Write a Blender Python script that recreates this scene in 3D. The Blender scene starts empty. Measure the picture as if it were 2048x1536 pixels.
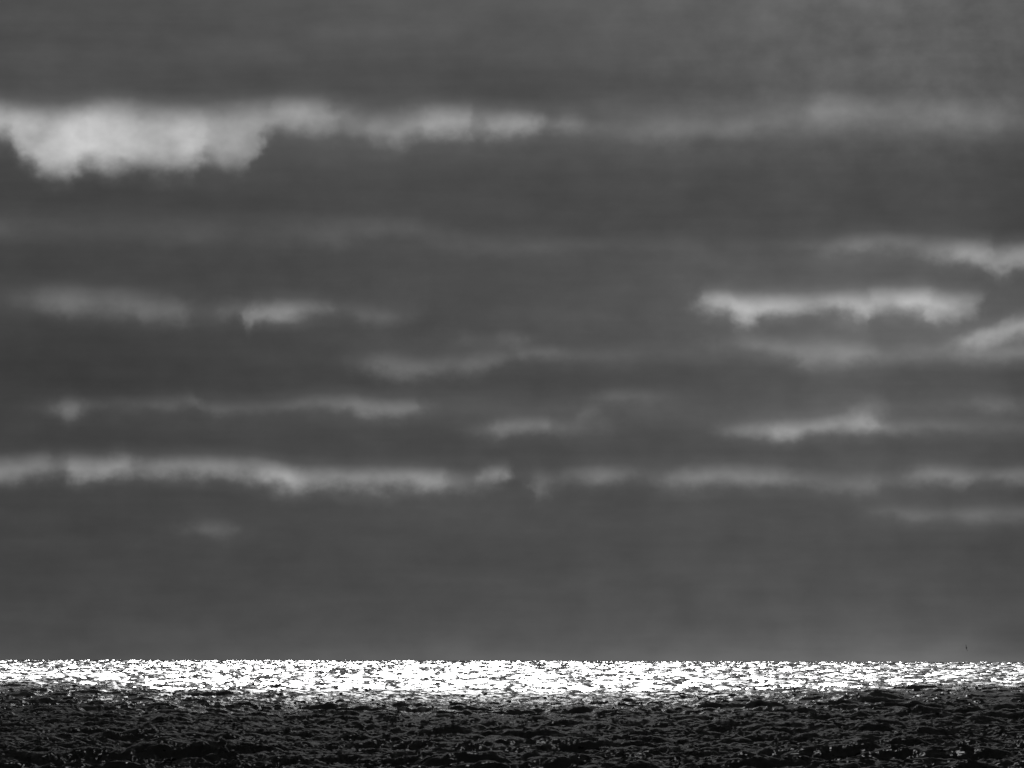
import bpy, bmesh, math
import numpy as np
from mathutils import Matrix, Vector

R = math.radians
scene = bpy.context.scene
col = scene.collection

# ------------------------------------------------------------------ camera
EYE = 12.0                    # eye height above the mean water level, metres
HFOV = 12.0                   # telephoto
EARTH = 6.371e6               # the sea falls away with the real curvature
DIP = math.sqrt(2 * EYE / EARTH)   # of the horizon, radians
cam_d = bpy.data.cameras.new('camera')
cam_d.sensor_fit = 'HORIZONTAL'
cam_d.angle = R(HFOV)
cam_d.clip_start = 1.0
cam_d.clip_end = 400000.0
cam = bpy.data.objects.new('camera', cam_d)
col.objects.link(cam)
ROLL = 0.00244
cam.matrix_world = (Matrix.Translation((0, 0, EYE)) @ Matrix.Rotation(R(90) + 0.05694 - DIP, 4, 'X')
                    @ Matrix.Rotation(ROLL, 4, 'Z'))
scene.camera = cam

# ------------------------------------------------------------------ world, sun, exposure
SUN_AZ = -2.2                 # a little left of the middle of the view
SUN_EL = 33.0                 # the sun stands ahead, above the frame, behind the cloud layer
world = bpy.data.worlds.new('World')
scene.world = world
world.use_nodes = True
wn = world.node_tree
tex = wn.nodes.new('ShaderNodeTexSky')
tex.sky_type = 'NISHITA'
tex.sun_disc = False
tex.sun_elevation = R(SUN_EL)
tex.sun_rotation = R(SUN_AZ)
bw = wn.nodes.new('ShaderNodeRGBToBW')          # the photograph is black and white
wn.links.new(tex.outputs[0], bw.inputs[0])
wn.links.new(bw.outputs[0], wn.nodes['Background'].inputs[0])
wn.nodes['Background'].inputs[1].default_value = 0.05

sun_d = bpy.data.lights.new('sun', 'SUN')
sun_d.energy = 5.0
sun_d.angle = R(0.5)
sun_d.color = (1, 1, 1)
sun = bpy.data.objects.new('sun', sun_d)
col.objects.link(sun)
sun.location = (0, 300, 300)
sun.rotation_euler = Vector((math.sin(R(SUN_AZ)) * math.cos(R(SUN_EL)), math.cos(R(SUN_AZ)) * math.cos(R(SUN_EL)), math.sin(R(SUN_EL)))).to_track_quat('Z', 'Y').to_euler()

scene.view_settings.view_transform = 'Standard'
scene.view_settings.look = 'None'
EXPOSURE = 2.2                # exposed for the dark cloud: the sunlit water burns out
scene.view_settings.exposure = EXPOSURE
scene.view_settings.gamma = 1.0
scene.view_settings.use_curve_mapping = False
scene.cycles.max_bounces = 6
scene.cycles.caustics_reflective = False
scene.cycles.use_denoising = True          # keeps the fine sparkle of the water
scene.cycles.sample_clamp_indirect = 4.0
scene.cycles.sample_clamp_direct = 6.0


def material(name):
    m = bpy.data.materials.new(name)
    m.use_nodes = True
    m.node_tree.nodes.clear()
    return m, m.node_tree


def mesh_object(name, verts, faces, mat, smooth=True):
    """verts (n,3) array, faces (m,4) or (m,3) array -> one linked mesh object"""
    verts = np.ascontiguousarray(verts, np.float32)
    faces = np.ascontiguousarray(faces, np.int32)
    me = bpy.data.meshes.new(name)
    n, k = faces.shape
    me.vertices.add(len(verts))
    me.vertices.foreach_set('co', verts.ravel())
    me.loops.add(n * k)
    me.loops.foreach_set('vertex_index', faces.ravel())
    me.polygons.add(n)
    me.polygons.foreach_set('loop_start', np.arange(0, n * k, k, dtype=np.int32))
    me.polygons.foreach_set('use_smooth', np.full(n, smooth, dtype=bool))
    me.update(calc_edges=True)
    me.materials.append(mat)
    o = bpy.data.objects.new(name, me)
    col.objects.link(o)
    return o


def grid_faces(nr, nc):
    i = np.arange(nr - 1)[:, None] * nc + np.arange(nc - 1)[None, :]
    return np.stack([i, i + 1, i + nc + 1, i + nc], -1).reshape(-1, 4)


# ------------------------------------------------------------------ sky: the cloud layer
# A dome of cloud that lets the daylight behind it through, more where the cloud is thin.
# Cloud rows are laid out by bearing U and elevation V (both in units of 6 degrees, 0 = due ahead / level).
def lin(v):
    v = v / 255.0
    return ((v + 0.055) / 1.055) ** 2.4 if v > 0.04045 else v / 12.92


def UV(x, y):                 # survey of the photograph (pixels) -> bearing, elevation
    return (x - 1024) / 1024, (1323 + 0.00244 * (x - 1024) - y) / 1024 - DIP / 0.10506


m_sky, nt = material('cloud_layer')
N, L = nt.nodes, nt.links


def mth(op, a, b=None, c=None, clamp=False):
    n = N.new('ShaderNodeMath')
    n.operation = op
    n.use_clamp = clamp
    for i, v in enumerate((a, b, c)):
        if v is None:
            continue
        if isinstance(v, (int, float)):
            n.inputs[i].default_value = v
        else:
            L.new(v, n.inputs[i])
    return n.outputs[0]


def sstep(x, lo, hi, to0=0.0, to1=1.0):
    n = N.new('ShaderNodeMapRange')
    n.interpolation_type = 'SMOOTHSTEP'
    for i, v in enumerate((x, lo, hi, to0, to1)):
        if isinstance(v, (int, float)):
            n.inputs[i].default_value = v
        else:
            L.new(v, n.inputs[i])
    return n.outputs[0]


def noise(vec, scale, detail, rough=0.5):
    n = N.new('ShaderNodeTexNoise')
    n.inputs['Scale'].default_value = scale
    n.inputs['Detail'].default_value = detail
    n.inputs['Roughness'].default_value = rough
    L.new(vec, n.inputs['Vector'])
    return n


def combine(x, y, z=0.0):
    n = N.new('ShaderNodeCombineXYZ')
    for i, v in enumerate((x, y, z)):
        if isinstance(v, (int, float)):
            n.inputs[i].default_value = v
        else:
            L.new(v, n.inputs[i])
    return n.outputs[0]


def curves3(x, pts):
    """three curves of one variable; pts rows are (x, a, b, c), everything within -1..1"""
    n = N.new('ShaderNodeVectorCurve')
    n.mapping.use_clip = False
    n.mapping.extend = 'HORIZONTAL'
    for k in range(3):
        cu = n.mapping.curves[k]
        while len(cu.points) < len(pts):
            cu.points.new(0.0, 0.0)
        for p, row in zip(cu.points, pts):
            p.location = (row[0], row[1 + k])
            p.handle_type = 'AUTO_CLAMPED'
    n.mapping.update()
    L.new(combine(x, x, x), n.inputs['Vector'])
    s = N.new('ShaderNodeSeparateXYZ')
    L.new(n.outputs[0], s.inputs[0])
    return s.outputs


tc = N.new('ShaderNodeTexCoord')
nrm = N.new('ShaderNodeVectorMath')
nrm.operation = 'NORMALIZE'
L.new(tc.outputs['Object'], nrm.inputs[0])
sep = N.new('ShaderNodeSeparateXYZ')
L.new(nrm.outputs[0], sep.inputs[0])
dx, dy, dz = sep.outputs
az = mth('ARCTAN2', dx, dy)
el = mth('ARCSINE', dz)
U0 = mth('DIVIDE', az, R(6))
V0 = mth('DIVIDE', el, 0.10506)

# turbulence: broad streaky and fine puffy displacement of every cloud edge
nb = noise(combine(mth('MULTIPLY', U0, 1.0), mth('MULTIPLY', V0, 3.0)), 4.0, 3.0)
nf = noise(combine(mth('MULTIPLY', U0, 1.0), mth('MULTIPLY', V0, 1.25)), 12.0, 4.0, 0.55)
sb = N.new('ShaderNodeSeparateColor')
L.new(nb.outputs['Color'], sb.inputs[0])
sf = N.new('ShaderNodeSeparateColor')
L.new(nf.outputs['Color'], sf.inputs[0])
cb = [mth('SUBTRACT', s, 0.5) for s in sb.outputs]
cf = [mth('SUBTRACT', s, 0.5) for s in sf.outputs]
ng = noise(combine(mth('MULTIPLY', U0, 1.0), mth('MULTIPLY', V0, 1.0), 5.0), 30.0, 2.5, 0.5)
sg = N.new('ShaderNodeSeparateColor')
L.new(ng.outputs['Color'], sg.inputs[0])
cg = [mth('SUBTRACT', s, 0.5) for s in sg.outputs]
U1 = mth('ADD', U0, mth('MULTIPLY', cg[0], 0.05))
U = mth('ADD', U1, mth('ADD', mth('MULTIPLY', cb[0], 0.02), mth('MULTIPLY', cf[0], 0.04)))
Vt = mth('ADD', V0, mth('ADD', mth('MULTIPLY', cb[1], 0.008), mth('MULTIPLY', cf[1], 0.008)))
Vb = mth('ADD', V0, mth('ADD', mth('MULTIPLY', cb[1], 0.012), mth('MULTIPLY', cf[1], 0.048)))
nm = noise(combine(mth('ADD', mth('MULTIPLY', U0, 1.0), 7.0), mth('MULTIPLY', V0, 1.2)), 9.0, 3.5, 0.5)
body = mth('ADD', 1.0, mth('MULTIPLY', mth('SUBTRACT', nm.outputs[0], 0.5), 1.5))
XS, YS = 1.25, 1.5
Ux = mth('DIVIDE', U, XS)

# the grey underside of the deck: brightness down the left, the middle and the right of the view
base_l = [(0, 78), (100, 81), (170, 80), (215, 84), (300, 73), (400, 69), (450, 76), (520, 66), (600, 70), (700, 62),
          (760, 61), (820, 66), (900, 66), (1000, 67), (1100, 66), (1200, 70), (1270, 75), (1318, 82)]
base_c = [(0, 91), (100, 86), (170, 75), (230, 85), (300, 82), (400, 73), (450, 74), (520, 77), (600, 77), (700, 76),
          (760, 70), (820, 80), (900, 72), (1000, 76), (1100, 74), (1200, 77), (1270, 84), (1318, 98)]
base_r = [(0, 101), (60, 98), (150, 95), (215, 105), (300, 86), (400, 77), (450, 77), (520, 90), (600, 94), (700, 98),
          (760, 83), (820, 89), (900, 80), (1000, 81), (1100, 79), (1200, 84), (1270, 93), (1318, 112)]
rows = []
for (y, a), (_, b), (_, c) in zip(base_l, base_c, base_r):
    rows.append((UV(1024, y)[1] / YS, lin(a), lin(b), lin(c)))
rows.sort()
Vs = mth('DIVIDE', mth('ADD', V0, mth('MULTIPLY', cb[2], 0.05)), YS)
bl, bc, br = curves3(Vs, rows)
wr = sstep(U0, -0.1, 0.75)
wl = sstep(U0, 0.0, -0.9)
base = mth('ADD', bc, mth('ADD', mth('MULTIPLY', wl, mth('SUBTRACT', bl, bc)), mth('MULTIPLY', wr, mth('SUBTRACT', br, bc))))
# a little darker again beyond the right
base = mth('MULTIPLY', base, sstep(U0, 0.72, 1.25, 1.0, 0.74))
# long flat layers in the deck
nl = noise(combine(mth('MULTIPLY', U0, 0.35), mth('MULTIPLY', V0, 4.0), 3.0), 5.0, 4.0, 0.55)
base = mth('MULTIPLY', base, mth('ADD', 1.0, mth('MULTIPLY', mth('SUBTRACT', nl.outputs[0], 0.5), 0.32)))
# mottled thin cloud and faint shafts at the upper right
up_r = mth('MULTIPLY', wr, sstep(V0, 0.85, 1.05))
base = mth('MULTIPLY', base, mth('ADD', 1.0, mth('MULTIPLY', up_r, mth('ADD', mth('MULTIPLY', cf[0], 0.6), mth('MULTIPLY', cg[1], 0.25)))))
nv = noise(combine(mth('ADD', mth('MULTIPLY', U0, 1.0), mth('MULTIPLY', V0, 0.12)), mth('MULTIPLY', V0, 0.06), 9.0), 6.0, 2.0)
base = mth('MULTIPLY', base, mth('ADD', 1.0, mth('MULTIPLY', sstep(U0, -0.4, 0.4), mth('MULTIPLY', mth('SUBTRACT', nv.outputs[0], 0.5), 0.30))))
# soft banding of the deck
base = mth('MULTIPLY', base, mth('ADD', 1.0, mth('MULTIPLY', cb[0], 0.16)))

# thin places: rows of (pixel x, top y, bottom y, grey value); `ground` is the deck grey they rise from
BANDS = [
 # large ragged opening at upper left and its tail to the right
 (78, [(-200,205,262,150),(-40,205,276,172),(0,206,282,182),(12,208,298,186),(32,212,324,188),(60,214,342,190),(76,215,358,192),(100,216,364,190),
       (125,214,368,188),(142,211,362,188),(156,209,350,186),(174,204,344,188),(200,200,350,188),(215,199,354,184),(240,200,352,182),(268,205,348,180),
       (292,210,349,178),(320,212,353,182),(350,213,350,184),(380,214,348,184),(396,215,342,178),(410,213,332,168),(424,211,332,164),(440,208,338,160),(460,205,340,160),
       (480,202,342,154),(496,200,336,150),(508,200,326,150),(522,199,298,150),(536,198,276,152),(560,198,262,156),(600,198,264,160),(640,196,274,158),(662,203,274,146),
       (684,210,270,130),(722,216,274,122),(755,220,290,138),(792,220,302,146),(810,216,290,138),(828,212,278,140),(866,208,276,162),(925,206,276,166),(955,214,268,136),
       (1000,221,276,160),(1040,224,274,158),(1080,228,268,132),(1110,234,266,104),(1135,230,272,118),(1165,236,274,108),(1230,244,282,92),(1330,244,284,92),(1420,244,280,80),(1600,240,280,78)]),
 # pale veil at upper right
 (96, [(1150,160,280,96),(1290,225,282,108),(1350,228,288,116),(1420,235,272,114),(1485,232,274,122),(1560,225,270,108),(1600,205,268,116),
       (1650,190,262,128),(1700,175,256,126),(1750,190,258,122),(1800,200,266,112),(1870,200,270,108),(1930,200,285,118),
       (1985,210,290,118),(2030,225,270,104),(2300,225,270,96)]),
 (72, [(-200,430,488,84),(0,428,490,88),(60,432,486,80),(200,436,490,76),(390,440,496,81),(480,452,496,77),(600,446,502,85),(650,438,496,89),(720,430,482,88),
       (800,434,482,88),(860,446,490,84),(950,464,508,82),(1020,472,512,85),(1100,474,510,83),(1250,476,510,80),(1390,478,514,82),(1430,486,524,80),(1500,482,514,76)]),
 (84, [(1500,478,505,84),(1640,478,506,100),(1700,474,502,112),(1780,471,500,116),(1850,474,512,122),(1890,478,528,136),(1940,484,528,156),
       (1975,490,536,160),(1998,494,556,158),(2030,492,534,156),(2060,490,530,156),(2300,486,525,130)]),
 # paired grey patches, left middle
 (68, [(-100,585,620,70),(30,578,618,80),(90,570,624,100),(130,568,640,110),(180,574,632,106),(260,576,636,108),(300,580,650,112),
       (345,590,650,110),(370,603,660,100),(392,606,650,84),(410,604,648,82),(440,598,648,92),(465,596,634,92),(480,606,640,98),(502,606,662,124),(520,606,638,124),
       (560,602,640,136),(610,604,634,126),(650,608,630,102),(680,612,630,80),(738,612,650,92),(780,618,644,84),(850,620,640,70)]),
 # long bright opening, right middle
 (84, [(1350,598,622,80),(1395,590,622,120),(1420,584,624,168),(1450,584,628,176),(1490,586,658,196),(1512,586,650,186),(1535,588,630,170),
       (1600,590,626,164),(1660,588,624,164),(1700,584,630,176),(1732,582,644,182),(1752,580,624,176),(1800,578,624,178),(1848,578,628,180),
       (1880,584,640,178),(1920,586,636,166),(1950,586,632,150),(1972,588,626,110),(1990,590,620,84)]),
 (96, [(1850,692,700,90),(1905,680,694,106),(1945,668,692,140),(1995,652,684,154),(2048,632,674,160),(2200,600,670,150)]),
 (84, [(1380,680,692,84),(1440,676,700,100),(1520,674,702,112),(1580,678,712,112),(1615,676,738,130),(1680,676,740,130),(1725,682,728,118),
       (1780,690,722,104),(1860,686,716,104),(1960,694,720,108),(2048,694,722,120),(2200,694,722,118)]),
 (74, [(680,708,730,76),(740,708,744,94),(775,704,756,112),(850,714,754,112),(920,712,750,106),(985,702,732,98),(1020,702,722,86),(1080,694,722,102),
       (1130,698,720,90),(1260,704,720,80)]),
 (75, [(880,668,690,76),(940,664,690,86),(985,666,688,84),(1030,662,690,92),(1070,668,688,78)]),
 (64, [(40,806,826,66),(95,802,826,82),(135,796,838,112),(165,800,828,90),(230,798,820,76),(340,796,818,86),(385,794,814,90),(410,806,828,82),
       (430,808,832,88),(540,804,826,84),(630,792,812,88),(680,792,816,96),(745,802,834,118),(830,800,832,104),(850,804,824,82)]),
 (76, [(900,850,870,78),(970,848,872,94),(1025,836,868,116),(1085,836,866,114),(1110,840,866,98),(1190,838,866,90),(1240,844,862,78)]),
 (76, [(1140,820,842,78),(1175,812,838,92),(1210,818,838,78)]),
 (76, [(1170,792,806,80),(1240,780,806,98),(1290,780,800,88),(1380,782,800,78)]),
 (84, [(1400,856,872,86),(1470,850,870,112),(1540,846,872,128),(1580,842,874,146),(1650,838,868,142),(1720,826,864,152),(1748,836,862,132),
       (1780,842,862,112),(1860,842,864,104),(1960,844,864,96),(2100,844,864,92)]),
 (86, [(1680,800,830,90),(1745,790,830,108),(1800,800,826,92),(1920,800,820,98),(1985,792,822,114),(2060,798,824,92)]),
 # long thin opening low over the horizon
 (72, [(-200,918,965,120),(0,914,966,132),(40,910,960,132),(85,909,950,126),(112,914,944,108),(150,914,956,140),(190,916,956,140),(240,908,948,142),
       (290,918,946,118),(340,914,950,132),(400,914,956,134),(450,914,958,140),(500,918,966,160),(550,926,972,172),(600,932,984,154),
       (650,934,972,142),(700,934,980,144),(760,934,984,152),(800,938,970,140),(860,940,976,142),(895,940,974,122),(930,942,980,110),
       (960,942,974,132),(985,936,966,146),(1006,938,962,142),(1022,940,960,86),(1055,944,964,82),(1080,940,992,110),(1105,942,978,96),(1140,938,966,100),
       (1210,932,962,108),(1255,932,960,98),(1290,936,964,88),(1330,938,974,98),(1400,930,970,120),(1500,930,970,122),(1560,934,968,112),
       (1620,942,968,96),(1740,944,976,102),(1770,944,966,88),(1830,936,970,104),(1870,932,970,122),(1930,932,984,120),(1965,940,966,104),(2060,938,968,118),(2200,938,968,118)]),
 (80, [(1720,1014,1030,82),(1780,1014,1034,98),(1815,1016,1046,108),(1880,1016,1042,98),(1930,1016,1042,106),(2000,1014,1038,102),(2200,1014,1038,98)]),
 (68, [(340,1046,1062,70),(385,1040,1064,84),(420,1040,1070,92),(455,1042,1068,84),(480,1046,1064,72)]),
]
light = base
for ground, pts in BANDS:
    rows = []
    for x, t, b, v in pts:
        u = max(-1.0, min(1.0, (x - 1024) / 1024 / XS))
        rows.append((u, (UV(x, t)[1]) / YS, (UV(x, b)[1]) / YS, max(0.0, lin(v) - lin(ground))))
    rows.sort()
    if rows[0][0] > -1:
        rows.insert(0, (rows[0][0] - 0.03, rows[0][1], rows[0][2], 0.0))
    if rows[-1][0] < 1:
        rows.append((rows[-1][0] + 0.03, rows[-1][1], rows[-1][2], 0.0))
    top, bot, amp = curves3(Ux, rows)
    hgt = mth('SUBTRACT', top, bot)
    soft = mth('MINIMUM', mth('ADD', mth('MULTIPLY', hgt, 0.55), 0.010), 0.040)
    up = sstep(mth('DIVIDE', mth('ADD', mth('SUBTRACT', top, mth('DIVIDE', Vt, YS)), 0.008), soft), 0.0, 1.0)
    dn = sstep(mth('DIVIDE', mth('ADD', mth('SUBTRACT', mth('DIVIDE', Vb, YS), bot), 0.008), soft), 0.0, 1.0)
    wide = mth('MULTIPLY', soft, 2.3)                    # a feathered fringe outside the sharper edge
    uw = sstep(mth('DIVIDE', mth('ADD', mth('SUBTRACT', top, mth('DIVIDE', Vt, YS)), 0.022), wide), 0.0, 1.0)
    dw = sstep(mth('DIVIDE', mth('ADD', mth('SUBTRACT', mth('DIVIDE', Vb, YS), bot), 0.022), wide), 0.0, 1.0)
    shape = mth('ADD', mth('MULTIPLY', mth('MULTIPLY', up, dn), 0.67), mth('MULTIPLY', mth('MULTIPLY', uw, dw), 0.50))
    light = mth('ADD', light, mth('MULTIPLY', shape, mth('MULTIPLY', amp, body)))
# uneven thickness inside the thin places
light = mth('MULTIPLY', light, mth('ADD', 1.0, mth('ADD', mth('MULTIPLY', cf[2], 0.35), mth('MULTIPLY', cb[1], 0.25))))

# what the clear sky behind would give at that elevation -> share let through
clear = mth('MULTIPLY', mth('SUBTRACT', mth('SUBTRACT', 16.2, mth('MULTIPLY', el, 0.27 * 57.2958)), sstep(el, R(2.2), R(-0.3), 0.0, 2.3)), 0.05)
T = mth('DIVIDE', mth('MULTIPLY', light, 2 ** -EXPOSURE), clear)
# higher up the deck thins, and it is open round the sun
HIGH = 1.8
T = mth('MULTIPLY', T, sstep(el, R(8), R(14), 1.0, HIGH))
dsun = mth('SQRT', mth('ADD', mth('POWER', mth('DIVIDE', mth('SUBTRACT', az, R(SUN_AZ)), R(16)), 2.0), mth('POWER', mth('DIVIDE', mth('SUBTRACT', el, R(29)), R(8)), 2.0)))
gap = sstep(dsun, 1.25, 0.85)
front = sstep(dy, -0.2, 0.3)
T = mth('ADD', mth('MULTIPLY', T, mth('SUBTRACT', 1.0, gap)), gap)
T = mth('MINIMUM', mth('MAXIMUM', T, 0.005), 1.0)
tr = N.new('ShaderNodeBsdfTransparent')
L.new(T, tr.inputs['Color'])
out = N.new('ShaderNodeOutputMaterial')
L.new(tr.outputs[0], out.inputs['Surface'])

DOME = 60000.0
els = np.radians(np.concatenate([np.linspace(-2, 12, 29), np.linspace(14, 90, 39)]))
azs = np.linspace(0, 2 * math.pi, 361)
ee, aa = np.meshgrid(els, azs, indexing='ij')
sky = mesh_object('sky', np.stack([DOME * np.cos(ee) * np.sin(aa), DOME * np.cos(ee) * np.cos(aa), DOME * np.sin(ee)], -1).reshape(-1, 3),
                  grid_faces(len(els), len(azs)), m_sky)
sky['kind'] = 'structure'

# ------------------------------------------------------------------ low cloud overhead: its shadow darkens the near water
m_cl, nt2 = material('low_cloud')
d = nt2.nodes.new('ShaderNodeBsdfDiffuse')
d.inputs['Color'].default_value = (0.7, 0.7, 0.7, 1)
t2 = nt2.nodes.new('ShaderNodeBsdfTransparent')
tl = nt2.nodes.new('ShaderNodeBsdfTranslucent')      # some of the sun diffuses through to its underside
tl.inputs['Color'].default_value = (0.85, 0.85, 0.85, 1)
ml = nt2.nodes.new('ShaderNodeMixShader')
ml.inputs[0].default_value = 0.018
nt2.links.new(d.outputs[0], ml.inputs[1])
nt2.links.new(tl.outputs[0], ml.inputs[2])
mx = nt2.nodes.new('ShaderNodeMixShader')
# thinner towards the viewer and in patches, where a trace of direct sun comes through
tcl = nt2.nodes.new('ShaderNodeTexCoord')
ncl = nt2.nodes.new('ShaderNodeTexNoise')
ncl.inputs['Scale'].default_value = 0.022
ncl.inputs['Detail'].default_value = 3.0
nt2.links.new(tcl.outputs['Object'], ncl.inputs['Vector'])
pcl = nt2.nodes.new('ShaderNodeMapRange')
pcl.interpolation_type = 'SMOOTHSTEP'
for i_, v_ in enumerate((0.36, 0.66, 0.25, 1.0)):
    pcl.inputs[i_ + 1].default_value = v_
nt2.links.new(ncl.outputs[0], pcl.inputs[0])
scl = nt2.nodes.new('ShaderNodeSeparateXYZ')
nt2.links.new(tcl.outputs['Object'], scl.inputs[0])
gcl = nt2.nodes.new('ShaderNodeMapRange')
gcl.interpolation_type = 'SMOOTHSTEP'
SH_ = 500.0 / math.tan(R(SUN_EL))
for i_, v_ in enumerate((SH_ + 1100, SH_ + 480, 0.005, 0.018)):
    gcl.inputs[i_ + 1].default_value = v_
nt2.links.new(scl.outputs[1], gcl.inputs[0])
mcl = nt2.nodes.new('ShaderNodeMath')
mcl.operation = 'MULTIPLY'
nt2.links.new(gcl.outputs[0], mcl.inputs[0])
nt2.links.new(pcl.outputs[0], mcl.inputs[1])
icl = nt2.nodes.new('ShaderNodeMath')
icl.operation = 'SUBTRACT'
icl.inputs[0].default_value = 1.0
nt2.links.new(mcl.outputs[0], icl.inputs[1])
nt2.links.new(icl.outputs[0], mx.inputs[0])
o2 = nt2.nodes.new('ShaderNodeOutputMaterial')
nt2.links.new(t2.outputs[0], mx.inputs[1])
nt2.links.new(ml.outputs[0], mx.inputs[2])
nt2.links.new(mx.outputs[0], o2.inputs['Surface'])
BASE_H = 500.0
SHIFT = BASE_H / math.tan(R(SUN_EL))
edge_px = [(0, 1364), (100, 1368), (180, 1373), (260, 1380), (340, 1386), (420, 1391), (500, 1394), (600, 1394), (700, 1394), (800, 1399), (900, 1399),
           (1000, 1400), (1100, 1400), (1200, 1395), (1300, 1397), (1400, 1400), (1500, 1397), (1600, 1399), (1700, 1396), (1800, 1388), (1900, 1382), (2048, 1378)]
ep = []
for x, y in edge_px:
    a = (x - 1024) / 1024 * R(6)
    dep = -(UV(x, y)[1]) * 0.10506
    r = EYE / dep * (1.04 + 0.12 * min(1, max(0, (x - 200) / 500)))
    ep.append((r * math.sin(a), r * math.cos(a)))
ep = np.array(ep)
rng = np.random.default_rng(5)
xs = np.concatenate([np.linspace(-9000, -400, 60), np.linspace(-390, 390, 261), np.linspace(400, 9000, 60)])
ye = np.interp(xs, ep[:, 0], ep[:, 1])
wob = np.zeros_like(xs)
for lam, amp_ in ((310, 24), (130, 18), (61, 12), (27, 8), (13, 5)):
    wob += amp_ * np.sin(xs * 2 * math.pi / lam + rng.uniform(0, 6.28))
ye = ye + wob + SHIFT
nb_ = 40
s = np.linspace(0, 1, nb_)[:, None]
yb = ye[None, :] * (1 - s) + (-6000.0) * s
lump = sum(a_ * np.sin(xs[None, :] * 2 * math.pi / l_ + p_) * np.sin(yb * 2 * math.pi / (l_ * 0.8) + q_)
           for a_, l_, p_, q_ in ((18, 700, .3, 1.), (9, 330, 2., .4), (5, 170, 1., 2.)))
ramp = np.clip(s * 8, 0, 1)
X2 = np.broadcast_to(xs[None, :] + SHIFT * math.tan(R(SUN_AZ)), yb.shape)
under = np.stack([X2, yb, BASE_H + lump * ramp], -1).reshape(-1, 3)
upper = np.stack([X2, yb, BASE_H + 2 + 160 * np.clip(s * 8 - 0.4, 0, 1) ** 0.7 + lump * ramp], -1).reshape(-1, 3)
gf = grid_faces(nb_, len(xs))
nv = len(under)
W = len(xs)
rim_i = np.concatenate([np.arange(W), np.arange(1, nb_) * W + W - 1, (nb_ - 1) * W + np.arange(W - 2, -1, -1), np.arange(nb_ - 2, -1, -1) * W])
rim = np.stack([rim_i[:-1], rim_i[1:], rim_i[1:] + nv, rim_i[:-1] + nv], -1)
cloud = mesh_object('low_cloud', np.concatenate([under, upper]), np.concatenate([gf, gf[:, ::-1] + nv, rim]), m_cl)
cloud['kind'] = 'structure'

# ------------------------------------------------------------------ water
HS_A, LP_A = 1.75, 32.0       # wind sea: significant height, peak wavelength
def wave_tile(Lt, n, lp, main_dir, spread, seed):
    g = np.random.default_rng(seed)
    k1 = np.fft.fftfreq(n, Lt / n) * 2 * math.pi
    kx, ky = np.meshgrid(k1, k1, indexing='xy')
    k = np.hypot(kx, ky)
    k[0, 0] = 1
    kp = 2 * math.pi / lp
    S = k ** -3.7 * np.exp(-(kp / k) ** 2 * 1.2)
    th = np.arctan2(ky, kx) - main_dir
    sp = spread * np.minimum(1, (kp * 1.5 / k)) ** 0.5
    D = np.abs(np.cos(th / 2)) ** (2 * sp) * (sp + 0.5) ** 0.5
    S = S * D
    S[0, 0] = 0
    h = (g.standard_normal((n, n)) + 1j * g.standard_normal((n, n))) * np.sqrt(S)
    H = np.fft.ifft2(h)
    nf_ = H.real.std()
    H = H.real / nf_
    Dx = np.fft.ifft2(1j * kx / k * h).real / nf_
    Dy = np.fft.ifft2(1j * ky / k * h).real / nf_
    hl = h * np.exp(-(k / (2 * math.pi / 8.0)) ** 2)     # slopes of the waves longer than about 8 m
    Sx = np.fft.ifft2(1j * kx * hl).real / nf_
    Sy = np.fft.ifft2(1j * ky * hl).real / nf_
    return np.stack([Dx, Dy, H, Sx, Sy], -1).astype(np.float32)


def sample(tile, Lt, x, y):
    n = tile.shape[0]
    fx = (x / Lt * n) % n
    fy = (y / Lt * n) % n
    ix = fx.astype(np.int32)
    iy = fy.astype(np.int32)
    fx = (fx - ix)[..., None].astype(np.float32)
    fy = (fy - iy)[..., None].astype(np.float32)
    ix %= n
    iy %= n
    jx = (ix + 1) % n
    jy = (iy + 1) % n
    return ((tile[iy, ix] * (1 - fx) + tile[iy, jx] * fx) * (1 - fy) + (tile[jy, ix] * (1 - fx) + tile[jy, jx] * fx) * fy)


tA = wave_tile(430.0, 2048, LP_A, R(-99), 5.0, 11)
tB = wave_tile(311.0, 1536, 11.0, R(-75), 4.0, 23)
tD = wave_tile(67.0, 1024, 4.5, R(-92), 8.0, 47)
tC = wave_tile(2900.0, 512, 110.0, R(-95), 8.0, 31)
far_rows = 300 + (0.3 + 0.0007 * 300) / 0.0007 * (np.exp(0.0007 * np.arange(0, 4400)) - 1)
far_rows = far_rows[far_rows < 15400]
radii = np.concatenate([np.geomspace(40, 300, 260, endpoint=False),
                        far_rows, np.geomspace(15500, 26000, 50)])
bear = np.concatenate([np.linspace(R(-80), R(-7), 90, endpoint=False), np.linspace(R(-7), R(7), 1120, endpoint=False), np.linspace(R(7), R(80), 90)])
verts = np.empty((len(radii), len(bear), 3), np.float32)
slopes = np.zeros((len(radii), len(bear), 3), np.float32)
sa, ca = np.sin(bear), np.cos(bear)
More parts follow.
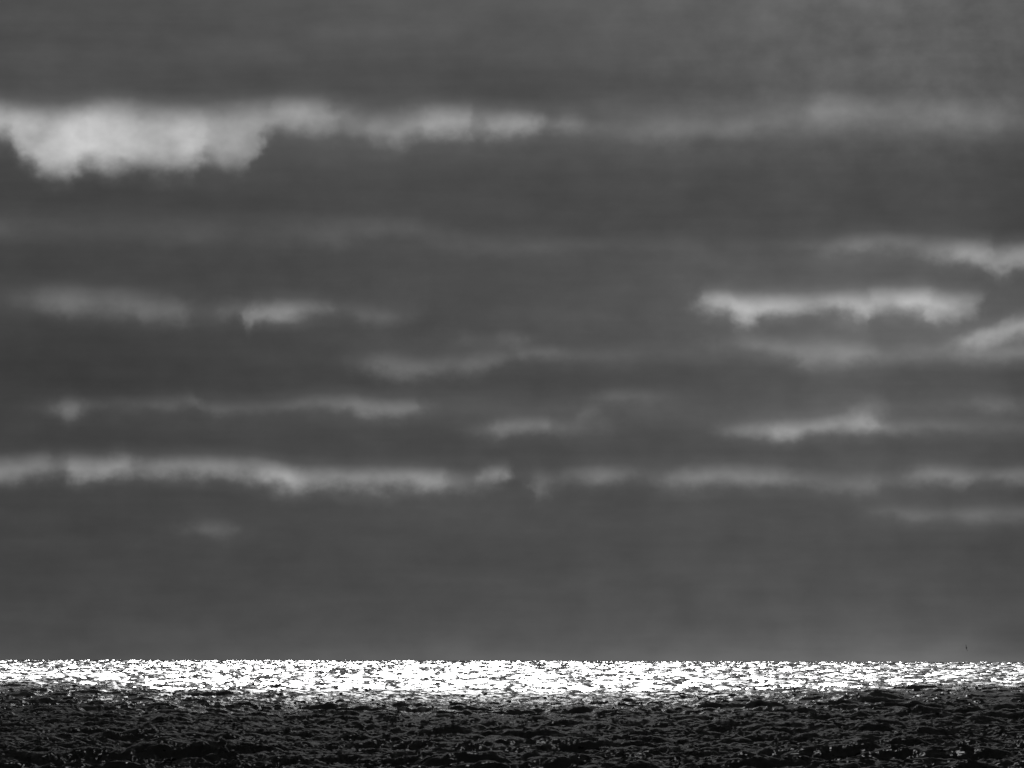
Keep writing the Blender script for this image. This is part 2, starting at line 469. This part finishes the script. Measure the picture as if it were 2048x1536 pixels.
for i0 in range(0, len(radii), 400):
    rr = radii[i0:i0 + 400][:, None]
    x = rr * sa
    y = rr * ca
    A = sample(tA, 430.0, x, y) * (HS_A / 4)
    B = sample(tB, 311.0, x * 0.995 - y * 0.0998 + 90, x * 0.0998 + y * 0.995 + 40) * (0.62 / 4)
    C = sample(tC, 2900.0, x, y) * (2.0 / 4)
    D = sample(tD, 67.0, x * 0.98 + y * 0.17, -x * 0.17 + y * 0.98) * (0.21 / 4)
    P = A + B + C + D
    # beyond about a kilometre the rows are wider apart than the small waves: keep their true slopes beside the mesh
    w = np.clip((rr - 500) / 1200, 0, 1)
    slopes[i0:i0 + 400, :, 0] = -P[..., 3] * 1.35
    slopes[i0:i0 + 400, :, 1] = -P[..., 4] * 1.35
    slopes[i0:i0 + 400, :, 2] = w * w * (3 - 2 * w)
    verts[i0:i0 + 400, :, 0] = x - P[..., 0] * 0.65
    verts[i0:i0 + 400, :, 1] = y - P[..., 1] * 0.65
    verts[i0:i0 + 400, :, 2] = P[..., 2] - rr * rr / (2 * EARTH)
m_w, nt3 = material('sea_water')
gl = nt3.nodes.new('ShaderNodeBsdfGlossy')
gl.distribution = 'BECKMANN'
gl.inputs['Color'].default_value = (0.48, 0.48, 0.48, 1)   # wind-roughened water reflects less at grazing angles
gl.inputs['Roughness'].default_value = 0.19
deep = nt3.nodes.new('ShaderNodeBsdfDiffuse')
deep.inputs['Color'].default_value = (0.01, 0.01, 0.01, 1)
fr = nt3.nodes.new('ShaderNodeFresnel')
fr.inputs['IOR'].default_value = 1.333
wmix = nt3.nodes.new('ShaderNodeMixShader')
nt3.links.new(fr.outputs[0], wmix.inputs[0])
nt3.links.new(deep.outputs[0], wmix.inputs[1])
nt3.links.new(gl.outputs[0], wmix.inputs[2])
tc3 = nt3.nodes.new('ShaderNodeTexCoord')
# ripples too small for the mesh: they tilt the surface normal
n1 = nt3.nodes.new('ShaderNodeTexNoise')
n1.inputs['Scale'].default_value = 2.2
n1.inputs['Detail'].default_value = 4.0
n1.inputs['Roughness'].default_value = 0.6
st = nt3.nodes.new('ShaderNodeVectorMath')      # ripples run along the wave crests
st.operation = 'MULTIPLY'
st.inputs[1].default_value = (0.2, 1.0, 1.0)
nt3.links.new(tc3.outputs['Object'], st.inputs[0])
nt3.links.new(st.outputs[0], n1.inputs['Vector'])
RIPPLE = 0.38
tilt = nt3.nodes.new('ShaderNodeVectorMath')
tilt.operation = 'MULTIPLY_ADD'
tilt.inputs[1].default_value = (RIPPLE * 1.6, RIPPLE, 0)
tilt.inputs[2].default_value = (-RIPPLE * 0.8, -RIPPLE / 2, 0)
nt3.links.new(n1.outputs['Color'], tilt.inputs[0])
geo = nt3.nodes.new('ShaderNodeNewGeometry')
addn = nt3.nodes.new('ShaderNodeVectorMath')
addn.operation = 'ADD'
at = nt3.nodes.new('ShaderNodeAttribute')
at.attribute_name = 'wave_slope'
sp3 = nt3.nodes.new('ShaderNodeSeparateXYZ')
nt3.links.new(at.outputs['Vector'], sp3.inputs[0])
cm3 = nt3.nodes.new('ShaderNodeCombineXYZ')
cm3.inputs[2].default_value = 1.0
nt3.links.new(sp3.outputs[0], cm3.inputs[0])
nt3.links.new(sp3.outputs[1], cm3.inputs[1])
nz3 = nt3.nodes.new('ShaderNodeVectorMath')
nz3.operation = 'NORMALIZE'
nt3.links.new(cm3.outputs[0], nz3.inputs[0])
mn3 = nt3.nodes.new('ShaderNodeMix')
mn3.data_type = 'VECTOR'
nt3.links.new(sp3.outputs[2], mn3.inputs[0])
nt3.links.new(geo.outputs['Normal'], mn3.inputs[4])
nt3.links.new(nz3.outputs[0], mn3.inputs[5])
nt3.links.new(mn3.outputs[1], addn.inputs[0])
nt3.links.new(tilt.outputs[0], addn.inputs[1])
nmn = nt3.nodes.new('ShaderNodeVectorMath')
nmn.operation = 'NORMALIZE'
nt3.links.new(addn.outputs[0], nmn.inputs[0])
for nd in (gl, fr, deep):
    nt3.links.new(nmn.outputs[0], nd.inputs['Normal'])
o3 = nt3.nodes.new('ShaderNodeOutputMaterial')
nt3.links.new(wmix.outputs[0], o3.inputs['Surface'])
water = mesh_object('water', verts.reshape(-1, 3), grid_faces(len(radii), len(bear))[:, ::-1], m_w)
water['kind'] = 'structure'
att = water.data.attributes.new('wave_slope', 'FLOAT_VECTOR', 'POINT')
att.data.foreach_set('vector', slopes.ravel())
del slopes
del verts


# ------------------------------------------------------------------ seabirds
m_b, nt4 = material('dark_plumage')
pb4 = nt4.nodes.new('ShaderNodeBsdfPrincipled')
n4 = nt4.nodes.new('ShaderNodeTexNoise')
n4.inputs['Scale'].default_value = 30.0
r4 = nt4.nodes.new('ShaderNodeValToRGB')
r4.color_ramp.elements[0].color = (0.02, 0.02, 0.02, 1)
r4.color_ramp.elements[1].color = (0.06, 0.06, 0.06, 1)
nt4.links.new(n4.outputs[0], r4.inputs[0])
nt4.links.new(r4.outputs[0], pb4.inputs['Base Color'])
pb4.inputs['Roughness'].default_value = 0.8
o4 = nt4.nodes.new('ShaderNodeOutputMaterial')
nt4.links.new(pb4.outputs[0], o4.inputs['Surface'])


def bird_mesh():
    """gliding seabird, nose along +Y, wings along X, about 1.3 m across; one welded skin"""
    bm = bmesh.new()
    ring_n = 12
    # body: (y, half width, half height, z)
    secs = [(0.30, .006, .006, -.008), (0.27, .012, .013, -.005), (0.245, .016, .016, .0), (0.235, .030, .030, .004), (0.205, .040, .040, .006), (0.17, .041, .040, .002),
            (0.12, .058, .056, -.004), (0.05, .076, .072, -.008), (-0.03, .074, .068, -.006), (-0.11, .056, .050, .0), (-0.18, .036, .030, .004),
            (-0.24, .040, .012, .006), (-0.31, .062, .006, .006), (-0.345, .050, .004, .006)]
    rings = []
    for y, w, h, z in secs:
        rings.append([bm.verts.new((w * math.cos(2 * math.pi * i / ring_n), y, z + h * math.sin(2 * math.pi * i / ring_n))) for i in range(ring_n)])
    for a, b in zip(rings, rings[1:]):
        for i in range(ring_n):
            bm.faces.new((a[i], a[(i + 1) % ring_n], b[(i + 1) % ring_n], b[i]))
    bm.faces.new(rings[0][::-1])
    bm.faces.new(rings[-1])
    # wings: sections (x, leading y, chord, thickness, z)
    ws = [(.04, .13, .20, .030, .02), (.14, .16, .20, .026, .045), (.26, .18, .185, .02, .065), (.38, .15, .16, .014, .07), (.50, .08, .12, .009, .062),
          (.60, .0, .075, .006, .05), (.66, -.07, .02, .003, .042)]
    for sgn in (1, -1):
        prev = None
        for x, le, ch, th, z in ws:
            prof = [(0, 0), (.12, .5), (.35, .62), (.7, .3), (1, 0), (.7, -.12), (.35, -.2), (.12, -.25)]
            cur = [bm.verts.new((sgn * x, le - ch * c, z + th * t)) for c, t in prof]
            if prev:
                for i in range(8):
                    bm.faces.new((prev[i], prev[(i + 1) % 8], cur[(i + 1) % 8], cur[i]))
            else:
                bm.faces.new(cur)
            prev = cur
        bm.faces.new(prev[::-1])
    bmesh.ops.recalc_face_normals(bm, faces=bm.faces)
    me = bpy.data.meshes.new('seabird')
    bm.to_mesh(me)
    bm.free()
    for p in me.polygons:
        p.use_smooth = True
    me.materials.append(m_b)
    return me


def bird(me, bearing, elev, dist, heading, bank, label):
    o = bpy.data.objects.new('seabird', me)
    col.objects.link(o)
    o.matrix_world = (Matrix.Translation((dist * math.sin(bearing), dist * math.cos(bearing), EYE + dist * math.tan(elev)))
                      @ Matrix.Rotation(heading, 4, 'Z') @ Matrix.Rotation(bank, 4, 'Y'))
    o['label'] = label
    o['category'] = 'bird'
    o['group'] = 'seabirds over the sea'
    return o


bme = bird_mesh()
bird(bme, 0.0930, 0.00305 - DIP, 900.0, R(25), R(76), 'dark seabird banking steeply with wings upright, low above the bright horizon at far right')
bird(bme, 0.0339, 0.00241 - DIP, 2600.0, R(80), R(15), 'tiny faint speck of a distant seabird just above the horizon, right of centre')
